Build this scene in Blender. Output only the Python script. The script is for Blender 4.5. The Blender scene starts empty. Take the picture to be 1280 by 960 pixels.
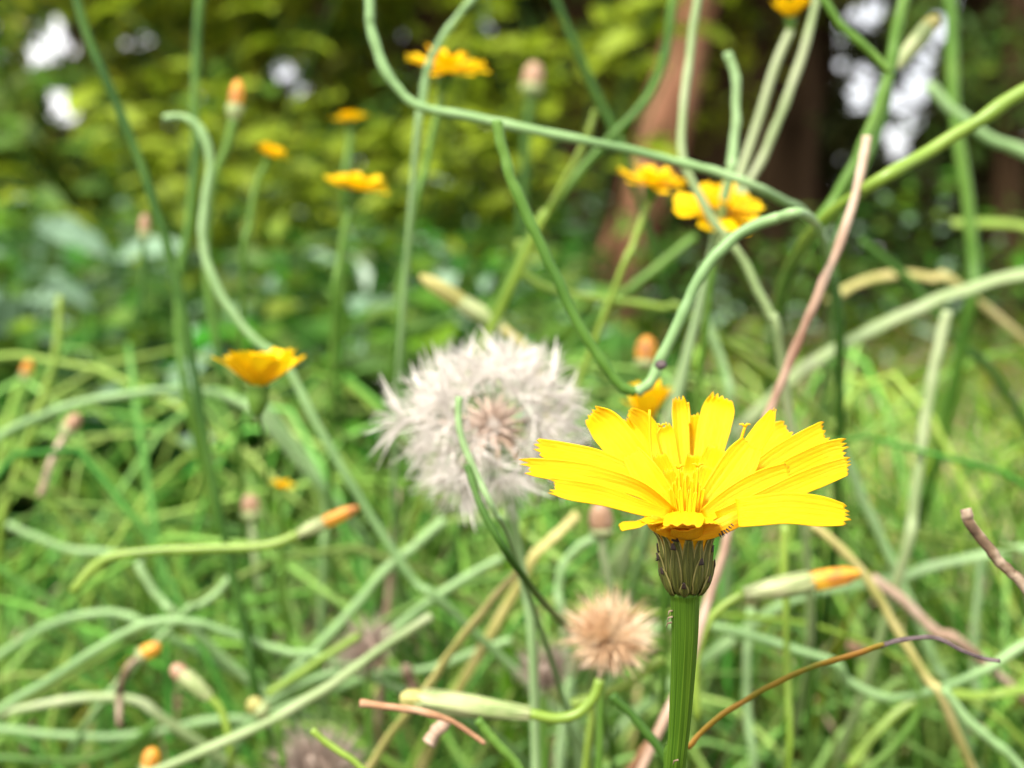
import bpy, math, random
from mathutils import Vector, Matrix, Euler, noise
R = math.radians
rnd = random.Random(7)
sc = bpy.context.scene

# ------------------------------------------------------------------ camera, sky, sun, exposure
LENS, FOC, H0, PITCH = 47.0, 0.14, 0.27, R(5.13)
cam_d = bpy.data.cameras.new('camera'); cam = bpy.data.objects.new('camera', cam_d)
sc.collection.objects.link(cam); sc.camera = cam
cam.location = (0, 0, H0); cam.rotation_euler = (R(90) - PITCH, 0, 0)
cam_d.sensor_width = 36; cam_d.lens = LENS; cam_d.clip_start = 0.005; cam_d.clip_end = 400
cam_d.dof.use_dof = True; cam_d.dof.focus_distance = FOC - 0.001; cam_d.dof.aperture_fstop = 21.0
SUN_EL, SUN_AZ = R(52), R(215)          # azimuth measured from +Y clockwise: behind and left of the camera
world = bpy.data.worlds.new('World'); sc.world = world; world.use_nodes = True
wn = world.node_tree; bg = wn.nodes['Background']
sky = wn.nodes.new('ShaderNodeTexSky'); sky.sky_type = 'NISHITA'; sky.sun_disc = False
sky.sun_elevation = SUN_EL; sky.sun_rotation = SUN_AZ; sky.dust_density = 5.0; sky.air_density = .7; sky.ozone_density = .4
# thin bright cloud over the whole sky
wtc = wn.nodes.new('ShaderNodeTexCoord'); wnz = wn.nodes.new('ShaderNodeTexNoise'); wnz.inputs['Scale'].default_value = 3.0; wnz.inputs['Detail'].default_value = 5
wmr = wn.nodes.new('ShaderNodeMapRange'); wmr.inputs['From Min'].default_value = .3; wmr.inputs['From Max'].default_value = .7; wmr.inputs['To Min'].default_value = .45; wmr.inputs['To Max'].default_value = .8
wmx = wn.nodes.new('ShaderNodeMixRGB'); wmx.inputs[2].default_value = (8.0, 7.8, 7.6, 1)
wn.links.new(wtc.outputs['Generated'], wnz.inputs[0]); wn.links.new(wnz.outputs[0], wmr.inputs[0]); wn.links.new(wmr.outputs[0], wmx.inputs[0])
wn.links.new(sky.outputs[0], wmx.inputs[1]); wn.links.new(wmx.outputs[0], bg.inputs[0]); bg.inputs[1].default_value = 0.085
sun_d = bpy.data.lights.new('sun', 'SUN'); sun = bpy.data.objects.new('sun', sun_d); sc.collection.objects.link(sun)
sun_d.energy = 2.0; sun_d.angle = R(14); sun_d.color = (1.0, 0.95, 0.86)
sd = Vector((math.sin(SUN_AZ) * math.cos(SUN_EL), math.cos(SUN_AZ) * math.cos(SUN_EL), math.sin(SUN_EL)))
sun.rotation_euler = sd.to_track_quat('Z', 'Y').to_euler(); sun.location = sd * 5
sc.view_settings.view_transform = 'Standard'; sc.view_settings.look = 'None'
sc.view_settings.exposure = 1.78; sc.view_settings.gamma = 1.0
sc.cycles.max_bounces = 6; sc.cycles.diffuse_bounces = 3; sc.cycles.transmission_bounces = 4; sc.cycles.glossy_bounces = 2

# ------------------------------------------------------------------ helpers
CP, SP = math.cos(PITCH), math.sin(PITCH)
K = 36.0 / LENS / 1280.0
def P(x, y, r=1.0):
    """a place in the meadow: a direction from where the photographer crouched and a distance of r * 14 cm"""
    D = FOC * r; cx = (x - 640) * K * D; cy = (480 - y) * K * D
    return Vector((cx, D * CP + cy * SP, H0 - D * SP + cy * CP))
MM = 0.001
def px(w, r=1.0): return w * K * FOC * r
def catmull(pts, n):
    out = []; m = len(pts)
    for i in range(m - 1):
        p0 = pts[i - 1] if i else pts[0] * 2 - pts[1]
        p1, p2 = pts[i], pts[i + 1]
        p3 = pts[i + 2] if i + 2 < m else pts[-1] * 2 - pts[-2]
        for k in range(n):
            t = k / n
            out.append(0.5 * ((2 * p1) + (p2 - p0) * t + (2 * p0 - 5 * p1 + 4 * p2 - p3) * t * t + (3 * p1 - p0 - 3 * p2 + p3) * t ** 3))
    out.append(pts[-1].copy()); return out
class MB:
    def __init__(s): s.v = []; s.f = []; s.uv = []; s.mi = []
    def tube(s, pts, radii, sides=8, cap=True, mi=0, flat=1.0, ridge=0.0, nr=0):
        n = len(pts); b = len(s.v); t0 = (pts[1] - pts[0]).normalized()
        a = t0.orthogonal().normalized()
        for i, p in enumerate(pts):
            t = (pts[min(i + 1, n - 1)] - pts[max(i - 1, 0)])
            t = t.normalized() if t.length > 1e-12 else t0
            a = (a - t * a.dot(t)); a = a.normalized() if a.length > 1e-9 else t.orthogonal().normalized()
            c = t.cross(a)
            for k in range(sides):
                th = 2 * math.pi * k / sides
                rr = radii[i] * (1 + ridge * math.cos(nr * th))
                s.v.append(p + a * (math.cos(th) * rr) + c * (math.sin(th) * rr * flat))
        for i in range(n - 1):
            for k in range(sides):
                k2 = (k + 1) % sides
                s.f.append((b + i * sides + k, b + i * sides + k2, b + (i + 1) * sides + k2, b + (i + 1) * sides + k))
                s.uv.append(((k / sides, i / n), ((k + 1) / sides, i / n), ((k + 1) / sides, (i + 1) / n), (k / sides, (i + 1) / n))); s.mi.append(mi)
        if cap:
            for base, rev in ((b, True), (b + (n - 1) * sides, False)):
                idx = [base + k for k in range(sides)]
                if rev: idx.reverse()
                s.f.append(tuple(idx)); s.uv.append(tuple((0.5, 0 if rev else 1) for _ in idx)); s.mi.append(mi)
    def grid(s, fn, nu, nv, mi=0):
        b = len(s.v)
        for i in range(nu + 1):
            for j in range(nv + 1): s.v.append(fn(i / nu, j / nv))
        for i in range(nu):
            for j in range(nv):
                q = b + i * (nv + 1) + j
                s.f.append((q, q + 1, q + nv + 2, q + nv + 1))
                s.uv.append(((j / nv, i / nu), ((j + 1) / nv, i / nu), ((j + 1) / nv, (i + 1) / nu), (j / nv, (i + 1) / nu))); s.mi.append(mi)
    def poly(s, pts, mi=0):
        b = len(s.v); s.v += pts; s.f.append(tuple(range(b, b + len(pts))))
        s.uv.append(tuple(((0, 0), (1, 0), (1, 1), (0, 1), (.5, .5), (.5, .5))[i] for i in range(len(pts)))); s.mi.append(mi)
    def mesh(s, name, mats, smooth=True):
        me = bpy.data.meshes.new(name); me.from_pydata([tuple(v) for v in s.v], [], s.f)
        uv = me.uv_layers.new(name='UVMap'); flat = [c for f in s.uv for q in f for c in q]
        uv.data.foreach_set('uv', flat)
        for m in (mats if isinstance(mats, (list, tuple)) else [mats]): me.materials.append(m)
        me.polygons.foreach_set('material_index', s.mi)
        me.polygons.foreach_set('use_smooth', [smooth] * len(s.f)); me.update(); return me
    def build(s, name, mats, parent=None, smooth=True, origin=None):
        if origin is not None: s.v = [v - origin for v in s.v]
        o = bpy.data.objects.new(name, s.mesh(name, mats, smooth)); sc.collection.objects.link(o)
        if parent is not None: o.parent = parent
        if origin is not None: o.location = origin
        return o
def tag(o, label=None, cat=None, group=None, kind=None):
    if label: o['label'] = label
    if cat: o['category'] = cat
    if group: o['group'] = group
    if kind: o['kind'] = kind
    return o
def thing(name, label, cat, loc=(0, 0, 0), group=None):
    o = bpy.data.objects.new(name, None); sc.collection.objects.link(o); o.location = loc; o.empty_display_size = .01
    return tag(o, label, cat, group)
def inst(me, name, parent, M):
    o = bpy.data.objects.new(name, me); sc.collection.objects.link(o); o.parent = parent; o.matrix_local = M; return o
def frame(origin, z, x=None, s=1.0):
    z = z.normalized(); x = (x or z.orthogonal()); x = (x - z * x.dot(z)).normalized(); y = z.cross(x)
    return Matrix(((x.x * s, y.x * s, z.x * s, origin.x), (x.y * s, y.y * s, z.y * s, origin.y), (x.z * s, y.z * s, z.z * s, origin.z), (0, 0, 0, 1)))

# ------------------------------------------------------------------ materials
def mat(name, cols, scale=200, rough=.5, transl=0.0, spec=.5, coord='Object', stretch=(1, 1, 1), bump=0.0, tcol=None, detail=3, sheen=0, rand=0.0, coat=0):
    m = bpy.data.materials.new(name); m.use_nodes = True; nt = m.node_tree; N = nt.nodes; L = nt.links
    b = N['Principled BSDF']; out = N['Material Output']
    tc = N.new('ShaderNodeTexCoord'); mp = N.new('ShaderNodeMapping'); mp.inputs['Scale'].default_value = stretch
    L.new(tc.outputs[coord], mp.inputs[0])
    nz = N.new('ShaderNodeTexNoise'); nz.inputs['Scale'].default_value = scale; nz.inputs['Detail'].default_value = detail
    L.new(mp.outputs[0], nz.inputs['Vector'])
    cr = N.new('ShaderNodeValToRGB'); e = cr.color_ramp.elements
    n = len(cols)
    e[0].position = .3; e[0].color = (*cols[0], 1); e[1].position = .7; e[1].color = (*cols[-1], 1)
    for i in range(1, n - 1):
        q = e.new(.3 + .4 * i / (n - 1)); q.color = (*cols[i], 1)
    L.new(nz.outputs[0], cr.inputs[0]); col = cr.outputs[0]
    if rand:
        oi = N.new('ShaderNodeNewGeometry'); hs = N.new('ShaderNodeHueSaturation')
        mr = N.new('ShaderNodeMapRange'); mr.inputs['To Min'].default_value = 1 - rand; mr.inputs['To Max'].default_value = 1 + rand
        L.new(oi.outputs['Random Per Island'], mr.inputs[0]); L.new(mr.outputs[0], hs.inputs['Value'])
        mr2 = N.new('ShaderNodeMapRange'); mr2.inputs['To Min'].default_value = .5 + rand * .06; mr2.inputs['To Max'].default_value = .5 - rand * .06
        mm = N.new('ShaderNodeMath'); mm.operation = 'FRACT'; mx = N.new('ShaderNodeMath'); mx.operation = 'MULTIPLY'; mx.inputs[1].default_value = 7.31
        L.new(oi.outputs['Random Per Island'], mx.inputs[0]); L.new(mx.outputs[0], mm.inputs[0]); L.new(mm.outputs[0], mr2.inputs[0]); L.new(mr2.outputs[0], hs.inputs['Hue'])
        L.new(col, hs.inputs['Color']); col = hs.outputs[0]
    L.new(col, b.inputs['Base Color']); b.inputs['Roughness'].default_value = rough; b.inputs['Specular IOR Level'].default_value = spec
    if coat: b.inputs['Coat Weight'].default_value = coat; b.inputs['Coat Roughness'].default_value = .3
    if bump:
        bp = N.new('ShaderNodeBump'); bp.inputs['Strength'].default_value = bump; bp.inputs['Distance'].default_value = .0004
        L.new(nz.outputs[0], bp.inputs['Height']); L.new(bp.outputs[0], b.inputs['Normal'])
    if transl:
        t = N.new('ShaderNodeBsdfTranslucent'); mix = N.new('ShaderNodeMixShader'); mix.inputs[0].default_value = transl
        if tcol:
            mc = N.new('ShaderNodeMixRGB'); mc.blend_type = 'MULTIPLY'; mc.inputs[0].default_value = 1; mc.inputs[2].default_value = (*tcol, 1)
            L.new(col, mc.inputs[1]); L.new(mc.outputs[0], t.inputs[0])
        else: L.new(col, t.inputs[0])
        L.new(b.outputs[0], mix.inputs[1]); L.new(t.outputs[0], mix.inputs[2]); L.new(mix.outputs[0], out.inputs[0])
    m['b'] = 1
    return m
M = {}
M['petal'] = mat('petal', [(.89, .56, .002), (.93, .67, .003), (.94, .72, .006)], 5, .5, .35, .25, 'UV', (14, .7, 1), .45, (1, .85, .5), 4)
M['petal_far'] = mat('petal_far', [(.88, .52, .003), (.93, .66, .004)], 200, .55, .3, .2)
M['floret'] = mat('floret', [(.86, .46, .002), (.92, .58, .004)], 5, .5, .3, .25, 'UV', (4, 1, 1))
M['petal_under'] = mat('petal_under', [(.82, .34, .006), (.90, .54, .005)], 6, .5, .2, .25, 'UV', (6, 1, 1), .3)
def tip_darken(m):
    """brown dried specks on the outermost edge of the teeth (v of the strip map near 1)"""
    nt = m.node_tree; N = nt.nodes; L = nt.links; b = N['Principled BSDF']
    src = b.inputs['Base Color'].links[0].from_socket
    tc = N.new('ShaderNodeTexCoord'); sp = N.new('ShaderNodeSeparateXYZ'); L.new(tc.outputs['UV'], sp.inputs[0])
    mr = N.new('ShaderNodeMapRange'); mr.inputs['From Min'].default_value = .975; mr.inputs['From Max'].default_value = 1.0
    L.new(sp.outputs[1], mr.inputs[0]); nz = N.new('ShaderNodeTexNoise'); nz.inputs['Scale'].default_value = 900; L.new(tc.outputs['Object'], nz.inputs[0])
    mu = N.new('ShaderNodeMath'); mu.operation = 'MULTIPLY'; L.new(mr.outputs[0], mu.inputs[0]); L.new(nz.outputs[0], mu.inputs[1])
    mx = N.new('ShaderNodeMixRGB'); L.new(mu.outputs[0], mx.inputs[0]); L.new(src, mx.inputs[1]); mx.inputs[2].default_value = (.45, .14, .01, 1)
    L.new(mx.outputs[0], b.inputs['Base Color'])
tip_darken(M['petal'])
M['main_stem'] = mat('main_stem', [(.022, .065, .004), (.055, .125, .008), (.10, .19, .015)], 5, .5, 0, .15, 'UV', (9, .3, 1), .4)
M['bract'] = mat('bract', [(.022, .026, .004), (.075, .088, .012), (.21, .21, .035)], 3.5, .55, 0, .3, 'UV', (7, .5, 1), .5)
M['bract_edge'] = mat('bract_edge', [(.20, .19, .05), (.32, .28, .09)], 5, .5, .1, .3, 'UV')
M['bract_tip'] = mat('bract_tip', [(.012, .006, .004), (.04, .02, .012)], 900, .6)
M['bristle'] = mat('bristle', [(.006, .004, .003), (.02, .012, .01)], 900, .5)
M['mint'] = mat('mint_stem', [(.11, .21, .07), (.19, .32, .12), (.29, .42, .20)], 45, .45, 0, .35, 'Object', (1, 1, .3), 0)
M['green'] = mat('green_stem', [(.035, .10, .010), (.07, .16, .018), (.12, .22, .035)], 45, .45, 0, .25)
M['dark'] = mat('dark_stem', [(.018, .06, .007), (.032, .09, .010), (.06, .13, .018)], 45, .5, 0, .2)
M['lime'] = mat('lime_stem', [(.12, .21, .02), (.17, .27, .03), (.23, .33, .05)], 60, .4, 0, .45)
M['pale'] = mat('pale_stem', [(.17, .25, .09), (.25, .33, .14), (.33, .38, .21)], 60, .45, 0, .4)
M['tan'] = mat('tan_twig', [(.20, .11, .07), (.40, .28, .20), (.58, .46, .36)], 130, .7, 0, .2, 'Object', (1, 1, .5), .5)
M['straw'] = mat('straw', [(.24, .24, .06), (.36, .33, .11), (.46, .40, .17)], 100, .6, 0, .3)
M['brown'] = mat('brown_twig', [(.035, .022, .014), (.15, .10, .06), (.42, .33, .24)], 350, .75, 0, .2, 'Object', (1, 1, 1), .6)
M['rust'] = mat('rust', [(.20, .10, .05), (.34, .19, .10), (.42, .27, .17)], 200, .65, 0, .2)
M['black'] = mat('withered_black', [(.02, .013, .012), (.06, .04, .04), (.12, .09, .09)], 500, .7)
M['sear'] = mat('searing_blade', [(.13, .17, .015), (.26, .17, .015), (.36, .16, .03)], 160, .5, .15, .3)
M['bud'] = mat('bud_green', [(.20, .28, .09), (.30, .36, .15), (.38, .40, .20)], 250, .5)
M['orange'] = mat('bud_orange', [(.36, .15, .05), (.70, .30, .03), (.85, .52, .04)], 260, .55, .2)
M['pink'] = mat('bud_pink', [(.36, .20, .11), (.52, .34, .22)], 350, .6, .2)
M['pappus'] = mat('pappus', [(.74, .70, .65), (.84, .81, .76)], 300, .6, .35, .3)
M['beak'] = mat('beak', [(.52, .45, .38), (.62, .55, .48)], 300, .5, .2)
M['achene'] = mat('achene', [(.50, .37, .29), (.72, .58, .48)], 600, .6)
M['fluff'] = mat('tan_fluff', [(.72, .48, .28), (.86, .68, .47), (.90, .80, .64)], 220, .7, .3, .2)
M['faded'] = mat('faded_fluff', [(.42, .33, .27), (.58, .49, .42)], 220, .7, .3, .2)
M['fluff_core'] = mat('fluff_core', [(.45, .20, .09), (.62, .32, .18)], 300, .8)
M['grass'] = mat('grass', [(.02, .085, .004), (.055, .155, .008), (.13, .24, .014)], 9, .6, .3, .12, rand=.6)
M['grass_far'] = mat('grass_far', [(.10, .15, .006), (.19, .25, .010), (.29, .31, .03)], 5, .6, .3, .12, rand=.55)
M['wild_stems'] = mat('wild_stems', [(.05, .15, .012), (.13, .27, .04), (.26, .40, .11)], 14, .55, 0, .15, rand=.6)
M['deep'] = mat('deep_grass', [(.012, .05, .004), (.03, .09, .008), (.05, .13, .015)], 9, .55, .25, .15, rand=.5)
M['dry'] = mat('dry_litter', [(.22, .14, .09), (.36, .26, .18), (.46, .38, .28)], 30, .8, 0, .2, rand=.4)
M['soil'] = mat('soil', [(.025, .018, .010), (.05, .035, .02), (.05, .07, .02)], 12, .95, 0, .1, detail=8)
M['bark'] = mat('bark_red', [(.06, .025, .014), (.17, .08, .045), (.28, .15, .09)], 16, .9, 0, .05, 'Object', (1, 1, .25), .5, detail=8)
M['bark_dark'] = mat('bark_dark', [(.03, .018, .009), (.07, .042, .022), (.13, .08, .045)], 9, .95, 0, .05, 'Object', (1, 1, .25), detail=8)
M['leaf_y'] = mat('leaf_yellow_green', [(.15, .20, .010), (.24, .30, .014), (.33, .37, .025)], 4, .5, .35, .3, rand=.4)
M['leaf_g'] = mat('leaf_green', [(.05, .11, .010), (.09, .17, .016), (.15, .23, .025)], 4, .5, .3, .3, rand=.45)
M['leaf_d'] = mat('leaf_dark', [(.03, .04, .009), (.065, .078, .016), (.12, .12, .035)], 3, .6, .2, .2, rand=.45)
M['leaf_blue'] = mat('leaf_blue_green', [(.10, .19, .09), (.18, .30, .18), (.28, .41, .29)], 25, .4, .15, .5)

# ------------------------------------------------------------------ the setting: ground
def ground_z(x, y):
    z = .012 * noise.noise(Vector((x * 3, y * 3, 0))) + .03 * noise.noise(Vector((x * .7, y * .7, 3)))
    return z * min(1, max(0, y)) - .0
def rise(y): return 0 if y < 9 else (min(y, 14) - 9) ** 1.35 * .05
g = MB()
ys = [-6, -3, -1.5, -.8, -.4, -.1, .1, .25, .4, .6, .8, 1, 1.3, 1.6, 2, 2.5, 3, 3.6, 4.3, 5.2, 6.5, 8, 10, 13, 17, 24, 35, 55, 90, 150]
def gfn(u, v):
    y = ys[round(u * (len(ys) - 1))]; s = 1.2 + abs(y) * 1.6; x = (v * 2 - 1) * s
    z = ground_z(x, y) + rise(y)
    return Vector((x, y, z))
g.grid(gfn, len(ys) - 1, 48)
tag(g.build('forest_ground', M['soil']), 'dark soil and leaf litter under the meadow and forest', None, None, 'structure')

# ------------------------------------------------------------------ forest
def leaf_quad(mb, c, n, d, L, W, mi=0):
    """a small pointed leaf folded along its midrib"""
    n = n.normalized(); d = (d - n * d.dot(n)).normalized(); s = n.cross(d)
    a = c; t = c + d * L - n * L * .15; l = c + d * L * .45 + s * W * .5 + n * W * .18; r = c + d * L * .45 - s * W * .5 + n * W * .18
    b = len(mb.v); mb.v += [a, l, t, r]
    mb.f += [(b, b + 1, b + 2), (b, b + 2, b + 3)]; mb.uv += [((.5, 0), (0, .5), (.5, 1)), ((.5, 0), (.5, 1), (1, .5))]; mb.mi += [mi, mi]
def rv(r=rnd):
    while True:
        v = Vector((r.uniform(-1, 1), r.uniform(-1, 1), r.uniform(-1, 1)))
        if .05 < v.length < 1: return v
GAPS = [(58, 62, 20), (82, 132, 17), (92, 50, 12), (175, 50, 13), (70, 35, 9), (403, 10, 13), (372, 98, 9), (378, 118, 9), (336, 82, 9), (1078, 98, 22), (1075, 125, 17), (1142, 118, 26), (1150, 80, 20), (1128, 128, 17), (1036, 28, 18), (1088, 20, 16),
        (1120, 180, 15), (1020, 100, 12), (1035, 70, 12), (1210, 8, 14), (1012, 232, 9), (1170, 40, 14), (640, 30, 0)]
GV = [(P(x, y, 10) - Vector((0, 0, H0))).normalized() for x, y, _ in GAPS]
GR = [max(a[2], .01) * K * .6 for a in GAPS]
def in_gap(p, size=.08):
    """breaks in the canopy that run on through it, so that the sky shows"""
    d = p - Vector((0, 0, H0)); m = size * .36 / d.length; d.normalize()
    for v, r in zip(GV, GR):
        if (d - v).length < r + m: return True
    return False
def tree(label, x, y, h, tr, lean, leafm, barkm, n, leafL, zmin, rad, seed, name='broadleaf_tree', clumps=26, group=None):
    r = random.Random(seed); z0 = ground_z(x, y) + rise(y) - .03
    root = thing(name, label, 'tree', (x, y, z0), group)
    tp = [Vector((0, 0, 0)), Vector((lean[0] * .3, lean[1] * .3, h * .3)), Vector((lean[0] * .65, lean[1] * .65, h * .65)), Vector((lean[0], lean[1], h))]
    tp = [p + Vector((r.uniform(-.03, .03), r.uniform(-.03, .03), 0)) * (i > 0) for i, p in enumerate(tp)]
    pts = catmull(tp, 10); m = MB()
    m.tube(pts, [tr * (1 - .6 * i / len(pts)) * (1 + .5 * math.exp(-i * .8)) * (1 + .06 * r.uniform(-1, 1)) for i in range(len(pts))], 14)
    m.build('trunk', M[barkm], root)
    c = MB(); br = []
    for k in range(clumps):
        t = r.uniform(zmin, 1.0); bp = pts[min(len(pts) - 1, int(t * (len(pts) - 1)))]
        a = r.uniform(0, 6.283); q = rad * r.uniform(.35, 1) * (1 - .35 * t)
        e = bp + Vector((math.cos(a) * q, math.sin(a) * q, r.uniform(-.25, .35) * rad * .5))
        br.append((bp, e, tr * .22 * (1.1 - t)))
        cs = rad * r.uniform(.22, .42)
        for j in range(n // clumps):
            o = rv(r); p = e + Vector((o.x * cs, o.y * cs, o.z * cs * .6))
            if r.random() < .35: p = bp.lerp(e, r.random()) + o * cs * .5
            if in_gap(p + root.location, leafL * 1.4): continue
            nn = Vector((r.uniform(-1, 1), r.uniform(-1, 1), r.uniform(.1, 1.4)))
            leaf_quad(c, p, nn, rv(r), leafL * r.uniform(.6, 1.3), leafL * r.uniform(.35, .6))
    for i, (a, b, w) in enumerate(br):
        mid = a.lerp(b, .5) + Vector((0, 0, (b - a).length * .12))
        if any(in_gap(q + root.location) for q in (mid, b, a.lerp(b, .25), a.lerp(b, .75))): continue
        t = MB(); t.tube(catmull([a, mid, b], 4), [w * (1 - .7 * k / 8) for k in range(9)], 5); t.build('branch', M[barkm], root)
    o = c.build('crown', M[leafm], root, smooth=False); o['kind'] = 'stuff'
    return root
def at(xp, y): return (xp - 640) * K * y       # lateral place at a distance y
# the reddish leaning trunk in the middle and its dark neighbours
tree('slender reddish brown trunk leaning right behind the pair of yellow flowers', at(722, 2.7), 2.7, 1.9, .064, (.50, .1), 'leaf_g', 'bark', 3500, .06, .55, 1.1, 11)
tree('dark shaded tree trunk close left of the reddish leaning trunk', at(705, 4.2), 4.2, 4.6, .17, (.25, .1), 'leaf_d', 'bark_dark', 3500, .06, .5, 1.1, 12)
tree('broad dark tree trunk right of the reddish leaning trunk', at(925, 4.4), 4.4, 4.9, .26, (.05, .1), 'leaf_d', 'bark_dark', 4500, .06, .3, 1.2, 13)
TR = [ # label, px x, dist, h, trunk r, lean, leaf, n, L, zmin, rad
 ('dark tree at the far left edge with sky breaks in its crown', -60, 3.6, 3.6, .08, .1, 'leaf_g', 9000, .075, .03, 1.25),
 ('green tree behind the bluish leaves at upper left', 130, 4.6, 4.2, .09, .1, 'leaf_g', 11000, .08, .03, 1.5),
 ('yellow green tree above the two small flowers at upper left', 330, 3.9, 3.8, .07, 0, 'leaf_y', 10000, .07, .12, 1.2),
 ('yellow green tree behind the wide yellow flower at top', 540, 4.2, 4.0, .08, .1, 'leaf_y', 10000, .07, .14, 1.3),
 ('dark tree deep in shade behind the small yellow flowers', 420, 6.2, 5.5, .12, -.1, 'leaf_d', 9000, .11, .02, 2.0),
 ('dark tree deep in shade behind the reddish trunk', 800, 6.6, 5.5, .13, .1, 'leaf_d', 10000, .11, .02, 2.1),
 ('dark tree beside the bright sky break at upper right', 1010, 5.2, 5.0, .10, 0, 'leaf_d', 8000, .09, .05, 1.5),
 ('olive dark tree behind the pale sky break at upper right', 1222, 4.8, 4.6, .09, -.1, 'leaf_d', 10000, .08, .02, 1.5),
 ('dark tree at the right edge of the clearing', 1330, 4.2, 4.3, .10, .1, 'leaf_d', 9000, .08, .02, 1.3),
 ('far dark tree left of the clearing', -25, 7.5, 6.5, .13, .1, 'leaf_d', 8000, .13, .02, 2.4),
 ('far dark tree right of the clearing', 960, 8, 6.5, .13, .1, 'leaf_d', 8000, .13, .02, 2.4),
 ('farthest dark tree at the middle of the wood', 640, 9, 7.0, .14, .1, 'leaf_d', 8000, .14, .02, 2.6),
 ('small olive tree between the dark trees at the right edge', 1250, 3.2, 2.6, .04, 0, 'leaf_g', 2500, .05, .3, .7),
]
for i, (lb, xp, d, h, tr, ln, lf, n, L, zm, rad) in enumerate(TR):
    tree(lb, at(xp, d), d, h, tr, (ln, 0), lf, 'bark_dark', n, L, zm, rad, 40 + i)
# a wooded rise closes the view behind the trees
w = MB(); r_ = random.Random(5)
for i in range(26000):
    y = r_.uniform(10.5, 16); x = r_.uniform(-1, 1) * (y * .62 + 1); z = r_.uniform(0, 1) ** .8 * (y * .42 + 1.2) + rise(y)
    p = Vector((x, y, z))
    if in_gap(p, .3): continue
    leaf_quad(w, p, rv(r_) + Vector((0, -.5, .6)), rv(r_), .28 * r_.uniform(.6, 1.3), .17)
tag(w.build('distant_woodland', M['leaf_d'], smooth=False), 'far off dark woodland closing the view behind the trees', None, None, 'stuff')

# leafy shrubs: every larger leaf a part
def big_leaf_mesh(name, m, L=1.0, W=.62, fold=.15):
    b = MB()
    def fn(u, v):
        s = 2 * v - 1; w = W * .5 * math.sin(math.pi * min(1, u * .97 + .02)) ** .75 * (1.12 - .35 * u)
        w *= 1 + .06 * math.sin(u * 40)
        return Vector((s * w, u * L, abs(s) * w * fold * 2 - .25 * u * u * L + .02 * math.sin(u * 18) * abs(s)))
    b.grid(fn, 10, 4); return b.mesh(name, m)
LEAF = {k: big_leaf_mesh('leaf_' + k, M[k]) for k in ('leaf_blue', 'leaf_y', 'leaf_g')}
def shrub(label, name, cat, xp, y, spread, h, key, leaves, size, seed, stems=6, lo=.1):
    r = random.Random(seed); x = at(xp, y); root = thing(name, label, cat, (x, y, ground_z(x, y) - .01))
    for s in range(stems):
        a = r.uniform(0, 6.283); q = spread * r.uniform(.3, 1); hh = h * r.uniform(.6, 1)
        pts = catmull([Vector((0, 0, 0)), Vector((math.cos(a) * q * .35, math.sin(a) * q * .3, hh * .6)), Vector((math.cos(a) * q, math.sin(a) * q * .7, hh))], 6)
        t = MB(); t.tube(pts, [size * .05 * (1 - .6 * k / len(pts)) for k in range(len(pts))], 5); t.build('stem', M['dark'], root)
        for k in range(leaves // stems):
            u = lo + (1 - lo) * (k + r.random()) / (leaves // stems); p = pts[min(len(pts) - 1, int(u * (len(pts) - 1)))]
            if in_gap(p + root.location): continue
            a2 = r.uniform(0, 6.283); d = Vector((math.cos(a2), math.sin(a2), r.uniform(-.3, .5))).normalized()
            up = Vector((r.uniform(-.5, .5), r.uniform(-.9, .2), 1)); xx = d.cross(up).normalized(); zz = xx.cross(d)
            Mx = Matrix(((xx.x, d.x, zz.x, p.x), (xx.y, d.y, zz.y, p.y), (xx.z, d.z, zz.z, p.z), (0, 0, 0, 1))) @ Matrix.Scale(size * r.uniform(.6, 1.15), 4)
            inst(LEAF[key], 'leaf', root, Mx)
    return root
shrub('blue green broad leaved plant at the far left edge below the sky breaks', 'broad_leaved_plant', 'plant', 10, 1.15, .16, .36, 'leaf_blue', 42, .07, 1)
shrub('blue green broad leaved plant in shade left of the tall crossing stems', 'broad_leaved_plant', 'plant', 105, .85, .15, .22, 'leaf_blue', 54, .06, 2, 8, .02)
shrub('dark green leafy plant in the shade under the small yellow flowers', 'leafy_plant', 'plant', 330, 1.3, .25, .30, 'leaf_g', 60, .05, 3)
shrub('pale leaved low plant left of the seed head', 'leafy_plant', 'plant', 430, .80, .10, .24, 'leaf_blue', 30, .035, 4)
shrub('yellow green bush hanging over the top left of the meadow', 'leafy_bush', 'bush', 300, 2.0, .6, .78, 'leaf_y', 280, .065, 5, 14, .4)
shrub('yellow green bush behind the wide yellow flower at top', 'leafy_bush', 'bush', 520, 2.1, .5, .78, 'leaf_y', 280, .065, 6, 14, .35)
shrub('yellow green bush reaching down over the dark trunks from the top edge', 'leafy_bush', 'bush', 720, 2.3, .42, .92, 'leaf_y', 90, .08, 9, 9, .72)
shrub('green bush behind the left flowers with dark gaps', 'leafy_bush', 'bush', 180, 2.5, .7, .8, 'leaf_g', 140, .08, 7, 12, .1)
shrub('low green bush at the foot of the reddish trunk', 'leafy_bush', 'bush', 600, 2.2, .4, .42, 'leaf_g', 110, .06, 8, 10, .1)

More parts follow.
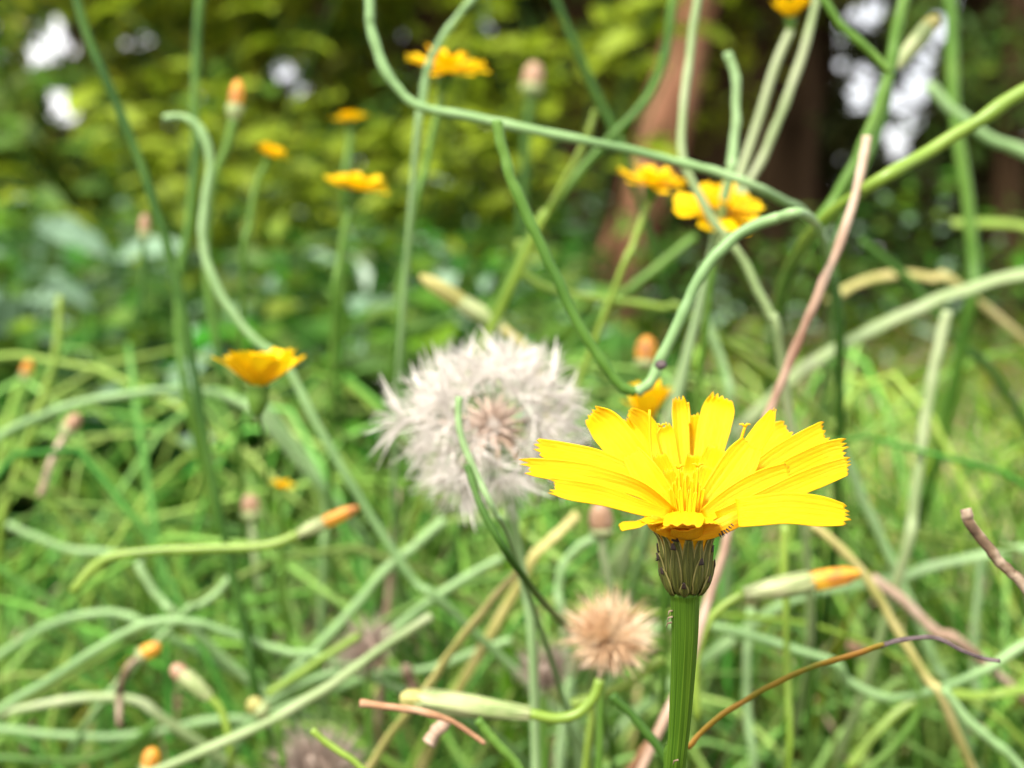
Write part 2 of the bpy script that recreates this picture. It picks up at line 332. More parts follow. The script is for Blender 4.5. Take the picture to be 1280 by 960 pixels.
# ------------------------------------------------------------------ meadow stuff
def blade(mb, base, hgt, lean, az, wd, r, seg=5, mi=0, curl=1.0):
    d = Vector((math.cos(az), math.sin(az), 0)); s = Vector((-d.y, d.x, 0)); tw = r.uniform(-.8, .8)
    s = (s * math.cos(tw) + Vector((0, 0, 1)) * math.sin(tw) * .4).normalized()
    b = len(mb.v)
    for i in range(seg + 1):
        u = i / seg; a = lean * u ** curl
        p = base + Vector((0, 0, 1)) * hgt * (math.sin(min(a, 3) + 1e-6) / (a + 1e-6) if a > .01 else 1) * u + d * hgt * (1 - math.cos(a)) / (a + 1e-6) * u
        w = wd * (1 - u) ** .6 * .5 + 1e-5
        mb.v += [p - s * w, p + s * w]
    for i in range(seg):
        q = b + 2 * i; mb.f.append((q, q + 1, q + 3, q + 2)); mb.uv.append(((0, i / seg), (1, i / seg), (1, (i + 1) / seg), (0, (i + 1) / seg))); mb.mi.append(mi)
def half(y): return y * .41 + .04
gr = MB(); r_ = random.Random(21)
for i in range(22500):
    near = i < 9500
    y = r_.uniform(.30, .62) if near else .55 + (r_.random() ** 1.4) * 1.5; x = r_.uniform(-1, 1) * half(y) * (1.25 if near else 1)
    if not near and y > .8 and x < .12 * y and r_.random() < .6: continue
    if not near and noise.noise(Vector((x * 9, y * 5, 1))) < (-.02 if x < .05 else -.15): continue
    if near:
        hh = r_.uniform(.06, .20) * (.82 if x < -.02 else 1)
        blade(gr, Vector((x, y, ground_z(x, y) - .005)), hh * 1.25, r_.uniform(.3, 2.4), r_.uniform(0, 6.283), r_.uniform(.0018, .0046), r_, 7, r_.choice((0, 0, 1, 5, 5, 2, 2, 2, 2, 3, 4)), curl=r_.uniform(.7, 1.6))
    else:
        hh = r_.uniform(.05, .15) + (.05 if r_.random() < .2 else 0)
        if y > 1.0 and x < .1: hh *= .8
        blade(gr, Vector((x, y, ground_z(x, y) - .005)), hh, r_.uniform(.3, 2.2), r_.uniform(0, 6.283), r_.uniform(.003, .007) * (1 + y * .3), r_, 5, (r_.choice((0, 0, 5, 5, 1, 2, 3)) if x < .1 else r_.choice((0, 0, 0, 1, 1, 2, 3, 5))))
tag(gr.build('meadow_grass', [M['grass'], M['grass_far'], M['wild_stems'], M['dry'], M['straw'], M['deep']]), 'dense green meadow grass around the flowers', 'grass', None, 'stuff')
gr = MB()
for i in range(7500):
    y = .9 + (r_.random() ** 1.2) * 2.6; x = r_.uniform(.02, 1) * half(y) * 1.1
    if r_.random() < .12: x = -x * .8
    if noise.noise(Vector((x * 6, y * 5, 9))) < -.1: continue
    hh = r_.uniform(.08, .20) + .045 * min(2, y - .9)
    blade(gr, Vector((x, y, ground_z(x, y) - .005)), hh, r_.uniform(1.3, 2.9), r_.choice((0, 3.14)) + r_.uniform(-.7, .7), r_.uniform(.005, .013), r_, 5, r_.choice((0, 0, 0, 1, 1, 2, 3)), curl=.7)
tag(gr.build('swept_grass', [M['grass_far'], M['grass'], M['leaf_d'], M['dry']]), 'yellow green grass swept flat at the wood edge on the right', 'grass', None, 'stuff')
st = MB()
for i in range(1250):
    y = r_.uniform(.29, .75); x = r_.uniform(-1, 1) * half(y) * 1.15; z = ground_z(x, y)
    az = r_.uniform(0, 6.283); L = r_.uniform(.10, .26); hh = r_.uniform(.06, .235) * (1 if y < .5 else .75)
    d = Vector((math.cos(az), math.sin(az) * .35, 0)); bend = Vector((r_.uniform(-1, 1), r_.uniform(-.3, .6), 0)) * .06
    b0 = Vector((x, y, z)); pts = [b0, b0 + Vector((0, 0, hh * .7)) + d * L * .2, b0 + Vector((0, 0, hh)) + d * L * .55 + bend * .5, b0 + Vector((0, 0, hh * r_.uniform(.4, 1.1))) + d * L + bend]
    if min(p.y for p in pts) < .24: continue
    q = catmull(pts, 4); w0 = r_.uniform(.0006, .0013)
    st.tube(q, [w0 * (1 - .35 * k / len(q)) for k in range(len(q))], 5)
tag(st.build('wild_stalks', M['wild_stems']), 'tangle of thin green stalks filling the meadow behind the main flower', 'grass', None, 'stuff')
ug = MB()
for i in range(20000):      # nettles, ivy and other low leaves under the trees
    y = .52 + r_.random() ** 1.3 * 2.8; x = r_.uniform(-1.1, .12) * half(y) if r_.random() < .85 else r_.uniform(.1, 1) * half(y)
    if x > .1 and y < 2: continue
    c = noise.noise(Vector((x * 4, y * 3, 2)))
    top = (.19 + .10 * min(1.5, max(0, y - .7))) * (1 + .5 * c); p = Vector((x, y, ground_z(x, y) + r_.random() ** .6 * top))
    leaf_quad(ug, p, Vector((r_.uniform(-.7, .7), r_.uniform(-1, .3), 1)), rv(r_), r_.uniform(.02, .05), r_.uniform(.010, .026), r_.choice((0, 0, 1, 1, 1, 1, 2, 2, 2, 3)))
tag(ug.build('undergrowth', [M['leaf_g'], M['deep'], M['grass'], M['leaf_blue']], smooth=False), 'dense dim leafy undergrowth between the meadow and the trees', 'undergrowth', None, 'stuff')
lt = MB()
for i in range(1500):
    y = .34 + r_.random() ** 1.4 * 2; x = r_.uniform(-1, 1) * half(y); p = Vector((x, y, ground_z(x, y) + r_.uniform(.004, .05)))
    leaf_quad(lt, p, Vector((r_.uniform(-.6, .6), r_.uniform(-1, .3), 1)), rv(r_), r_.uniform(.01, .035), r_.uniform(.004, .014))
tag(lt.build('dead_leaf_litter', M['dry'], smooth=False), 'dry brown leaves and stalk bits lying in the grass', 'leaf litter', None, 'stuff')

# ------------------------------------------------------------------ single stalks, twigs and blades
def away(r): return 1 + (r - 1) * 1.6
def foot(e, d):
    """a smooth bend from e, heading d, down to the soil a little further back"""
    gz = ground_z(e.x, e.y); dz = e.z - gz
    G = Vector((e.x + d.x * .3 * dz, e.y + .8 * dz, gz - .004)); p1 = e + d * .33 * dz; p2 = G + Vector((0, -.1 * dz, .45 * dz))
    out = []
    for k in (1, 2, 3, 4):
        t = k / 4; out.append(e * (1 - t) ** 3 + p1 * 3 * t * (1 - t) ** 2 + p2 * 3 * t * t * (1 - t) + G * t ** 3)
    return out
def stalk(label, pts, w, r, key, name='flower_stalk', cat='stalk', taper=1.0, flat=1.0, parent=None, sides=10, group=None, root=False):
    """pts: (x, y[, r]); w: apparent width; r: distance in units of the main flower's distance"""
    if sum(p[1] for p in pts) / len(pts) > 640 and sum(p[0] for p in pts) / len(pts) < 600 and r > 1.3: r *= 1.08; pts = [p[:2] for p in pts]
    if r > 1.3:
        pts = [(p[0], p[1], away(p[2])) if len(p) > 2 else p for p in pts]; r = away(r); w *= .86
    V = [P(p[0], p[1], p[2] if len(p) > 2 else r) for p in pts]
    for end in (0, -1):      # a stalk that leaves the picture grows on beyond it
        if end == -1 and root: continue
        x_, y_ = pts[end][:2]
        if x_ < 0 or x_ > 1280 or y_ < 0:
            e_ = V[end]; d_ = (e_ - V[1 if end == 0 else -2]).normalized(); g_ = Vector((0, .004, -.012 if y_ > 0 else -.004))
            ex = [e_ + d_ * .03 + g_ * .4, e_ + d_ * .06 + g_ * 1.4, e_ + d_ * .085 + g_ * 3]
            V = list(reversed(ex)) + V if end == 0 else V + ex
    if root:      # carry the foot on down to the ground
        V += foot(V[-1], (V[-1] - V[-2]).normalized())
    q = catmull(V, 7); n = len(q); rad = px(w, r) / 2; sd = rnd.random() * 50
    for i in range(1, n - 1): q[i] = q[i] + noise.noise_vector(Vector((i * .23, sd, 3))) * rad * .28
    b = MB()
    b.tube(q, [rad * (1 + (taper - 1) * i / n) * (1 + .22 * noise.noise(Vector((i * .4, sd, 0)))) for i in range(n)], sides, flat=flat)
    o0 = V[0].copy()
    o = b.build(name, M[key], parent, origin=o0 if parent is None else None)
    if parent is None: tag(o, label, cat, group)
    return o
S = stalk
S('long dark green stalk slanting down from the top left corner', [(92, -15), (110, 45), (140, 115), (170, 190), (198, 270), (215, 330), (232, 400), (245, 480), (258, 560), (270, 620), (286, 700), (308, 800), (325, 880)], 13, 1.55, 'dark', root=True)
S('upright green stalk falling from the top edge to meet the dark slanting stalk', [(251, -15), (246, 60), (243, 130), (245, 200), (236, 280), (226, 340), (224, 420), (240, 520)], 13, 1.75, 'green', root=True)
S('pale mint stalk hooked at its top, running behind the left yellow flower', [(205, 148), (230, 147), (252, 165), (262, 205), (256, 255), (253, 300), (263, 340), (287, 385), (320, 425), (355, 452), (385, 510), (430, 590), (470, 655), (520, 728), (560, 760)], 12.5, 1.55, 'mint', root=True)
S('long mint stalk curving from the top edge across the picture toward the right', [(462, -15), (464, 35), (478, 80), (498, 112), (522, 132), (560, 141), (620, 153), (680, 165), (740, 178), (800, 190), (845, 202), (900, 216), (940, 231), (975, 250, 1.36), (1005, 266, 1.42), (1030, 300, 1.6), (1042, 350, 1.8), (1046, 420, 2.1)], 14.5, 1.33, 'mint', root=True)
S('green stalk with a blunt cut top bending down in a V', [(622, 152), (627, 180), (640, 225), (664, 280), (690, 335), (716, 390), (745, 440), (772, 478), (795, 491)], 14.5, 1.29, 'green')
S('mint stalk rising right from the foot of the V and arching over', [(795, 491), (812, 478), (826, 448), (848, 403), (868, 360), (893, 320), (930, 289), (970, 273), (1003, 268), (1024, 288, 1.55), (1036, 335, 1.85), (1040, 390, 2.2)], 14.5, 1.29, 'mint', root=True)
S('pale stalk dropping straight from the top edge then kinking right', [(874, -15), (863, 60), (855, 130), (852, 190), (868, 233), (893, 278), (924, 318), (946, 360), (963, 395), (975, 440)], 13, 1.42, 'pale', root=True)
S('short pale stalk with a rounded head left of the top orange flower', [(909, 66), (918, 90), (921, 120), (919, 160), (914, 205), (905, 250)], 14, 1.45, 'mint', root=True)
S('dark green stalk curving down left from the top edge across the reddish trunk', [(842, -15), (836, 45), (822, 98), (796, 140), (765, 170), (733, 205), (705, 240), (680, 272), (655, 310)], 13, 1.65, 'green', root=True)
S('thin dark green stalk slanting in shade from the top edge over the dark trunk', [(690, -15), (714, 45), (740, 105), (768, 165), (790, 220)], 11, 1.9, 'dark', root=True)
S('yellow green pointed grass leaf standing over the long mint stalk', [(745, 138), (737, 162), (722, 195), (702, 235), (682, 270), (665, 300)], 13, 1.6, 'lime', 'grass_blade', 'grass blade', flat=.35, root=True)
S('mint stalk coming from the top edge across the wide yellow flower', [(600, -12), (574, 18), (556, 42), (542, 68), (533, 92), (528, 130), (520, 190)], 11, 1.5, 'mint', root=True)
S('pale green stalk slanting right of the top orange flower', [(1024, -15), (1010, 45), (988, 112), (962, 178), (932, 238), (900, 300), (886, 350)], 13, 1.55, 'pale', root=True)
S('green stalk running down right from the top edge to the fork at upper right', [(1022, -10), (1052, 33), (1086, 62), (1112, 90)], 12, 1.4, 'green')
S('thick green stalk descending from the fork at upper right', [(1135, -15), (1120, 40), (1112, 88), (1096, 140), (1070, 200), (1040, 255), (1008, 300), (985, 350, 1.6), (975, 400, 1.8)], 18, 1.5, 'green', root=True)
S('darker green stalk just right of the thick forked stalk', [(1112, 88), (1108, 130), (1090, 185), (1065, 250), (1040, 330), (1050, 430)], 14, 1.6, 'dark', root=True)
S('bright lime stalk slanting up to the right edge', [(1295, 108), (1230, 146), (1160, 190), (1098, 226, 1.3), (1045, 263, 1.36), (1005, 303, 1.45), (980, 350, 1.65), (970, 400, 1.95), (966, 470, 2.3)], 20, 1.31, 'lime', root=True)
S('blurred upright green stalk near the top right corner', [(1186, -15), (1190, 60), (1191, 120), (1199, 190), (1210, 255), (1216, 330), (1210, 400)], 18, 1.95, 'green', root=True)
S('grey green stalk slanting to the right edge below the corner', [(1160, 105), (1195, 142), (1238, 174), (1295, 200)], 18, 1.95, 'mint')
S('short lime blade lying level at the right edge', [(1190, 279), (1240, 280), (1295, 286)], 17, 2.3, 'lime', 'grass_blade', 'grass blade', flat=.4)
S('pale wide blade arching to the right edge below the wood', [(1295, 342), (1210, 362), (1150, 385), (1085, 414), (1030, 445), (985, 480)], 21, 1.75, 'pale', 'grass_blade', 'grass blade', flat=.4, root=True)
S('pale upright stalk with a blunt top right of the main flower', [(1184, 388), (1172, 440), (1161, 500), (1151, 570), (1140, 640), (1128, 705)], 16, 1.6, 'pale', root=True)
S('pinkish dead blade arched at the wood edge on the right', [(1035, 378), (1070, 355), (1115, 343), (1165, 347), (1200, 360)], 15, 2.1, 'straw', 'grass_blade', 'grass blade', flat=.5, root=True)
S('dark green slanting stalk behind the right yellow flowers', [(1075, 300), (1130, 345), (1160, 380), (1200, 430), (1250, 480)], 13, 2.0, 'dark', root=True)
S('mint stalk slanting down right below the petals', [(1050, 560), (1075, 615), (1105, 680), (1140, 760), (1168, 830), (1190, 870)], 14, 1.65, 'mint', root=True)
S('thin lime stalk standing upright below the right petals', [(980, 655), (982, 740), (984, 840), (985, 970)], 11, 1.4, 'lime', root=True)
S('pale mint upright stalk right of the main stem', [(938, 760), (934, 830), (936, 900), (942, 975)], 13, 1.6, 'mint', root=True)
S('tan drying stalk descending right from under the long right petal', [(1015, 655), (1062, 696), (1098, 745), (1122, 790), (1160, 850), (1185, 890)], 13, 1.45, 'straw', root=True)
S('pinkish dead stalk behind the dark twig at right', [(1090, 722), (1130, 750), (1170, 790), (1210, 812)], 15, 1.6, 'tan', root=True)
S('mint blade reaching level to the right below the orange tipped bud', [(1295, 685), (1200, 700), (1120, 722), (1050, 735), (990, 750), (950, 775)], 16, 1.7, 'mint', 'grass_blade', 'grass blade', flat=.5, root=True)
S('upright pale blade under the dark twig at the right edge', [(1228, 690), (1222, 750), (1218, 830), (1224, 900)], 20, 1.8, 'mint', 'grass_blade', 'grass blade', flat=.4, root=True)
S('bent mint stalk in the bottom right corner', [(1290, 800), (1230, 838), (1170, 862), (1110, 872), (1060, 852), (1020, 820)], 14, 1.5, 'mint', root=True)
S('green stalk slanting out of the bottom right corner', [(1180, 860), (1210, 900), (1245, 930), (1290, 975)], 14, 1.4, 'mint')
S('lime blade leaning along the bottom right edge', [(1290, 862), (1230, 870), (1160, 868), (1105, 905), (1060, 960)], 15, 1.55, 'lime', 'grass_blade', 'grass blade', flat=.4)
S('thin green stalk curving right below the flame coloured blade', [(1130, 830), (1150, 880), (1120, 930), (1070, 975)], 13, 1.5, 'green')
S('lime stalk falling from the long right petal toward the corner', [(1130, 690), (1135, 760), (1140, 860), (1150, 970)], 11, 1.75, 'green')
# lower left tangle, each one traceable
S('straight mint stalk rising from the left edge to the kink left of centre', [(-15, 897), (55, 855), (115, 815), (165, 787), (205, 776), (250, 780), (300, 796), (360, 815), (420, 830)], 13, 1.45, 'mint', root=True)
S('mint stalk low at the left edge bending over at its top', [(-15, 830), (50, 788), (100, 770), (150, 768), (200, 790)], 13, 1.6, 'mint', root=True)
S('pale stalk arching level from the left edge under the straight one', [(-15, 898), (50, 882), (110, 872), (170, 876), (215, 905)], 14, 1.5, 'pale', root=True)
S('mint stalk lying level along the lower left', [(-15, 912), (60, 918), (140, 922), (210, 912), (270, 900), (330, 905)], 14, 1.6, 'mint', root=True)
S('pale green stalk sweeping up right from the bottom edge at left', [(170, 975), (245, 942), (325, 907), (390, 872), (440, 838), (480, 808), (540, 770)], 14, 1.33, 'pale')
S('green stalk curving along the bottom left corner', [(-15, 948), (60, 952), (120, 948), (165, 928), (200, 900)], 14, 1.55, 'green')
S('short mint stalk leaning left above the kinked one', [(172, 703), (188, 733), (208, 757), (228, 775)], 12, 1.5, 'mint', root=True)
S('short mint stalk leaning right above the kinked one', [(288, 722), (268, 745), (244, 760), (222, 776)], 11, 1.5, 'mint', root=True)
S('mint stalk arching level below the left yellow flower', [(-15, 556), (45, 523), (105, 503), (175, 491), (250, 489), (310, 508), (350, 550)], 13, 1.8, 'mint', root=True)
S('pale green stalk bent below the left yellow flower', [(330, 505), (360, 545), (395, 590), (410, 640), (405, 700)], 12, 1.85, 'mint', root=True)
S('straw coloured flat blade slanting between the two fluffy heads', [(650, 712), (622, 742), (590, 782), (558, 824), (528, 868), (480, 930), (455, 975)], 16, 1.31, 'straw', 'grass_blade', 'grass blade', flat=.4)
S('mint stalk slanting up right behind the straw coloured blade', [(628, 697), (590, 718), (540, 750), (490, 790), (440, 830), (390, 850), (330, 880)], 13, 1.5, 'mint')
S('mint stalk slanting toward the white seed head from lower left', [(556, 650), (520, 682), (480, 715), (440, 762), (395, 812), (350, 860)], 14, 1.5, 'mint', root=True)
S('mint stalk rising gently left of the tan fluffy head', [(640, 800), (595, 815), (550, 832), (500, 842), (450, 850)], 13, 1.5, 'mint', root=True)
S('short straw stub leaning under the left petals', [(722, 643), (704, 660), (688, 675), (674, 690), (655, 720)], 16, 1.55, 'straw', 'grass_blade', 'grass blade', flat=.5, root=True)
S('mint stalk curved like a hook left above the tan fluffy head', [(745, 672), (722, 685), (704, 708), (698, 740), (705, 790)], 13, 1.6, 'mint', root=True)
S('lime stalk end slanting behind the tan fluffy head', [(828, 822), (806, 838), (780, 856), (745, 872), (715, 880)], 15, 1.35, 'lime')
S('upright lime blade under the tan fluffy head', [(742, 872), (738, 910), (730, 975)], 14, 1.35, 'lime', 'grass_blade', 'grass blade', flat=.5)
S('upright mint blade just left of the lime one at the bottom', [(712, 850), (706, 900), (698, 975)], 19, 1.6, 'mint', 'grass_blade', 'grass blade', flat=.5)
S('dark green stalk leaning under the tan fluffy head', [(765, 868), (790, 895), (815, 925), (850, 975)], 11, 1.3, 'dark')
S('short green stalk with a pink blunt end at bottom centre', [(597, 900), (615, 922), (640, 950), (660, 975)], 12, 1.3, 'green')
S('dull tan upright stalk under the white seed head', [(495, 612), (496, 650), (494, 690), (488, 730)], 12, 1.7, 'tan', root=True)
S('yellow green stalk bowed behind the V shaped stalk', [(650, 300), (652, 335), (672, 355), (715, 368), (770, 376), (830, 385), (870, 400)], 11, 1.8, 'lime', root=True)
S('dark green stalk slanting across the foot of the reddish trunk', [(870, 296), (830, 328), (790, 360), (745, 398)], 13, 1.9, 'green', root=True)
S('green stalk hanging behind the main flower from the right pair of flowers', [(880, 330), (882, 390), (895, 430), (908, 470), (912, 530)], 12, 1.75, 'mint', root=True)
S('dark stalk passing in front of the white seed head', [(584, 582, 1.27), (592, 608, 1.26), (605, 640), (632, 690), (665, 735, 1.32), (700, 775, 1.5), (738, 812, 1.64), (752, 870, 1.72)], 9.5, 1.25, 'dark', root=True, taper=1.1)
S('mint tip bent against the white seed head', [(574, 496), (574, 530), (582, 562), (598, 598), (618, 640), (642, 690, 1.33)], 9, 1.27, 'mint', root=True, taper=.9)
S('long green stalk leaning at the far left of the lower meadow', [(75, 370), (70, 440), (50, 510), (20, 590), (0, 680)], 11, 1.9, 'lime', root=True)
S('green stalk winding level above the left bud', [(10, 655), (45, 672), (90, 688), (140, 692), (180, 700)], 12, 1.7, 'mint')
S('straw stalk in the lower left between two small buds', [(335, 868), (370, 845), (410, 818), (450, 795)], 12, 1.4, 'lime')
S('yellow stub in the bottom left with a pink end', [(390, 912), (410, 930), (440, 950), (470, 975)], 9, 1.3, 'lime')
S('thin green stalk upright between the small left flowers', [(520, 240), (515, 300), (500, 360), (505, 420)], 10, 2.2, 'green', root=True)
# dead and dying
S('pale pinkish dead stem rising right behind the main flower to a broken top', [(1083, 170), (1078, 208), (1062, 268), (1042, 325), (1016, 383), (990, 445), (965, 508), (940, 570), (916, 640), (904, 690), (886, 748), (868, 812), (836, 888), (795, 975)], 14, 1.31, 'tan', 'dry_twig', 'twig')
S('knotted dark brown dead twig leaning in at the right edge', [(1207, 636), (1212, 652), (1228, 675), (1245, 697), (1262, 716), (1295, 752)], 14, 1.13, 'brown', 'dead_twig', 'twig')
sb = thing('dying_grass_blade', 'dying grass blade turning orange with a withered black tip, lower right', 'grass blade', P(895, 900, 1.15))
def child(root, o):
    o.parent = root; o.matrix_parent_inverse = Matrix.Translation(-Vector(root.location)); return o
child(sb, S('', [(860, 935), (893, 900), (930, 876), (975, 851), (1020, 832), (1065, 819), (1105, 806)], 9.5, 1.15, 'sear', 'blade', flat=.6, parent=sb))
child(sb, S('', [(1100, 808), (1122, 801), (1150, 797), (1175, 799), (1200, 812), (1225, 822), (1250, 826)], 7, 1.15, 'black', 'withered_tip', flat=.6, parent=sb, taper=.8))
S('reddish brown dead twig lying across the pale bud at bottom', [(450, 879), (490, 884), (530, 890), (565, 902), (590, 918), (606, 930)], 11, 1.22, 'rust', 'dead_twig', 'twig', taper=.5)
S('stubby tan husk below the brown twig', [(535, 930), (545, 915), (556, 902)], 17, 1.3, 'tan', 'husk', 'husk')
S('dark reddish husk standing above the brown twig', [(508, 830), (512, 848), (518, 866)], 18, 1.45, 'brown', 'husk', 'husk')
S('brown dead stem leaning beside the foot of the main stem', [(838, 880), (820, 915), (800, 945), (780, 975)], 13, 1.35, 'rust', 'dry_twig', 'twig')

# ------------------------------------------------------------------ buds
def ovoid(mb, a, b, w, prof, sides=12, ridge=0, nr=8, mi=0):
    n = 12; pts = [a.lerp(b, i / n) for i in range(n + 1)]
    def pr(u):
        k = u * (len(prof) - 1); i = min(int(k), len(prof) - 2); f = k - i; return prof[i] * (1 - f) + prof[i + 1] * f
    mb.tube(pts, [max(w * pr(i / n), 1e-5) for i in range(n + 1)], sides, ridge=ridge, nr=nr, mi=mi)
def bud(label, base, tip, w, r, tipkey, frac=.62, stem=None, sw=9, skey='green', bodykey='bud', name='closed_bud'):
    if r > 1.2: r = 1 + (r - 1) * 1.45
    w *= .92; A = P(base[0], base[1], r); B = P(tip[0], tip[1], r); root = thing(name, label, 'bud', A)
    m = MB(); C = A.lerp(B, frac); W = px(w, r) / 2
    ovoid(m, Vector((0, 0, 0)), C - A, W, [.35, .8, 1.0, .95, .85], 16, .05, 8); m.build('body', M[bodykey], root)
    t = MB(); ovoid(t, A.lerp(B, frac - .06) - A, B - A, W, [.7, .9, .85, .75, .3], 18, .20, 6); t.build('tip', M[tipkey], root)
    for k in range(7):          # bracts clasping the body
        z = (B - A).normalized(); x = z.orthogonal().normalized(); a = k / 7 * 6.283; x = x * math.cos(a) + z.cross(x) * math.sin(a)
        L = (C - A).length; b = MB(); y = z.cross(x)
        def fn(u, v, z=z, x=x, y=y, L=L):
            ww = W * .55 * (1 - u) ** .5 * (1 if u > .1 else .8); rr = W * (.5 + .62 * math.sin(min(1, u * 1.35) * 1.57))
            return z * (u * L * .95) + x * rr * (1 - .1 * (2 * v - 1) ** 2) + y * (2 * v - 1) * ww
        b.grid(fn, 6, 2); b.build('bract', M[bodykey], root)
    if stem:
        V = [P(p[0], p[1], p[2] if len(p) > 2 else r) - A for p in [base] + stem]; q = catmull(V, 6)
        s = MB(); s.tube(q, [px(sw, r) / 2] * len(q), 8); s.build('stem', M[skey], root)
    return root
bud('orange tipped bud on an upright stalk at upper left', (292, 150), (298, 100), 21, 1.8, 'orange', .4, [(283, 185), (270, 215), (262, 250), (258, 310), (262, 380), (280, 480)], 11, 'green')
bud('long lime bud with an orange brown tip at left centre', (372, 668), (448, 634), 19, 1.5, 'orange', .45, [(345, 679), (310, 684), (250, 686), (190, 689), (130, 700), (90, 740)], 12, 'lime')
bud('plump pale bud with a yellow and orange tip lying right of the main stem', (930, 742), (1075, 716), 30, 1.38, 'orange', .6, [(905, 757), (885, 780), (870, 830), (872, 900)], 11, 'lime')
bud('large cream green bud lying level at the bottom, left of the main stem', (662, 892), (500, 872), 31, 1.25, 'straw', .88, [(695, 898), (722, 892), (742, 872), (750, 850)], 14, 'lime')
bud('small orange bud glowing behind the main flower beside the mint stalk', (806, 462), (809, 420), 28, 1.8, 'orange', .3, [(808, 490), (812, 540), (815, 640)], 10)
bud('straw coloured long bud just above the white seed head', (628, 410), (525, 345), 24, 1.75, 'straw', .5, [(660, 440), (680, 490), (690, 560)], 12, 'straw')
bud('pinkish orange closed head under the left petals', (752, 672), (750, 628), 32, 1.5, 'pink', .25, [(755, 700), (765, 750), (770, 830)], 10, 'pale')
bud('small orange bud lying low at left', (172, 822), (200, 806), 22, 1.6, 'orange', .3, [(160, 835), (150, 860), (150, 910)], 9, 'brown')
bud('pale cream bud pointing up left in the lower left', (262, 872), (215, 832), 23, 1.5, 'pink', .75, [(275, 885), (285, 915), (290, 960)], 10, 'lime')
bud('orange bud at the bottom left edge', (185, 965), (192, 935), 26, 1.5, 'orange', .25, [(184, 985)], 10)
bud('pink bud low between left flower and seed head', (315, 652), (312, 618), 26, 1.9, 'pink', .4, [(318, 690), (325, 740)], 9, 'pale')
bud('faded pink bud at the far left below the blue green leaves', (80, 545), (98, 518), 22, 1.8, 'pink', .4, [(65, 575), (50, 620)], 9, 'tan')
bud('rusty orange bud in the dim left undergrowth', (30, 474), (37, 450), 15, 2.2, 'orange', .3, [(28, 510), (25, 580)], 9)
bud('tiny salmon bud beside the dark slanting stalk', (180, 300), (181, 268), 15, 2.0, 'pink', .35, [(178, 330), (176, 400)], 8, 'dark')
bud('salmon bud in the shade above the long mint stalk', (664, 120), (668, 78), 28, 2.6, 'pink', .35, [(660, 150), (655, 220), (650, 300)], 11, 'dark')
bud('green bud with pale end beside the fork at upper right', (1120, 84), (1172, 20), 22, 1.6, 'straw', .8, None)
bud('small cream bud lying at the lower left centre', (335, 893), (310, 875), 24, 1.5, 'straw', .5, [(345, 905), (355, 960)], 9)
bud('pink dry bud end in the lower right grass', (1235, 920), (1210, 905), 18, 1.6, 'pink', .5, [(1250, 940), (1265, 985)], 9)
bud('brown tinged small bud behind the lower right tangle', (1085, 820), (1060, 800), 26, 1.9, 'pink', .4, [(1100, 840), (1110, 900)], 9)
dot = MB(); c0 = P(826, 456, 1.25); ovoid(dot, c0 - Vector((.0008, 0, 0)), c0 + Vector((.0008, 0, 0)), .0007, [.3, .9, 1, .9, .3]); tag(dot.build('tiny_beetle', M['black'], origin=c0), 'tiny black speck of an insect on the mint stalk', 'insect')

# ------------------------------------------------------------------ smaller yellow flowers behind
def strap_mesh(name, m, L, W, teeth=5, curl=.15, seed=0, cup=.2):
    r = random.Random(seed); ext = [r.uniform(.4, 1) for _ in range(teeth)]
    b = MB()
    def fn(u, v):
        s = 2 * v - 1; w = W / 2 * (.35 + .65 * min(1, u / .5) ** .8) * (1 if u < .8 else 1 - .15 * (u - .8) / .2)
        k = min(teeth - 1, int(v * teeth)); e = (1 - abs(2 * (v * teeth - k) - 1)) * ext[k] * L * .07 * max(0, (u - .8) / .2)
        return Vector((s * w, u * L + e, curl * L * u * u + cup * w * s * s))
    b.grid(fn, 7, teeth * 2); return b.mesh(name, m)
FP = [strap_mesh('ray_petal', M['petal_far'], 1, .48, 5, c, i) for i, c in enumerate((-.12, .02, .16))]
def far_flower(label, cx, cy, wpx, r, cup, tilt, yaw, stem, seed, npet=15, skey='green', sw=10):
    rr = random.Random(seed); C = P(cx, cy, r); Rr = px(wpx, r) / 2
    root = thing('yellow_flower', label, 'flower', C, 'yellow meadow flowers out of focus')
    T = Euler((R(tilt), R(yaw), 0)).to_matrix().to_4x4()
    for ring, (n, sc_, cu) in enumerate(((npet, 1.0, cup), (npet - 4, .72, cup + 22), (npet - 7, .42, cup + 42))):
        for k in range(n):
            a = (k + rr.uniform(-.25, .25)) / n * 6.283 + ring * .3
            Mx = T @ Matrix.Rotation(a, 4, 'Z') @ Matrix.Rotation(R(cu + rr.uniform(-7, 7)), 4, 'X') @ Matrix.Translation((0, 0, Rr * .04 * ring)) @ Matrix.Scale(Rr * sc_ * rr.uniform(.9, 1.08), 4)
            inst(rr.choice(FP), 'petal', root, Mx)
    dn = T.to_3x3() @ Vector((0, 0, -1))
    m = MB(); ovoid(m, -dn * Rr * .06, dn * Rr * .5, Rr * .20, [1.2, 1.05, 1.0, .8, .45], 14, .06, 8); m.build('involucre', M['green'], root)
    V = [dn * Rr * .45] + [P(p[0], p[1], p[2] if len(p) > 2 else r) - C for p in stem]
    V += [f - C for f in foot(V[-1] + C, (V[-1] - V[-2]).normalized())]
    q = catmull(V, 6); s = MB(); s.tube(q, [px(sw, r) / 2.3] * len(q), 8); s.build('stem', M[skey], root)
    return root
far_flower('half open yellow flower at left centre in front of the pale hooked stalk', 323, 486, 132, 1.5, 34, -4, 3, [(326, 530, 1.6), (334, 600, 1.9), (338, 680, 2.2)], 1, 13, 'green', 6)
far_flower('wide orange yellow flower at the top crossed by a mint stalk', 556, 90, 100, 2.0, 8, 12, 9, [(545, 150), (532, 210), (515, 290)], 2)
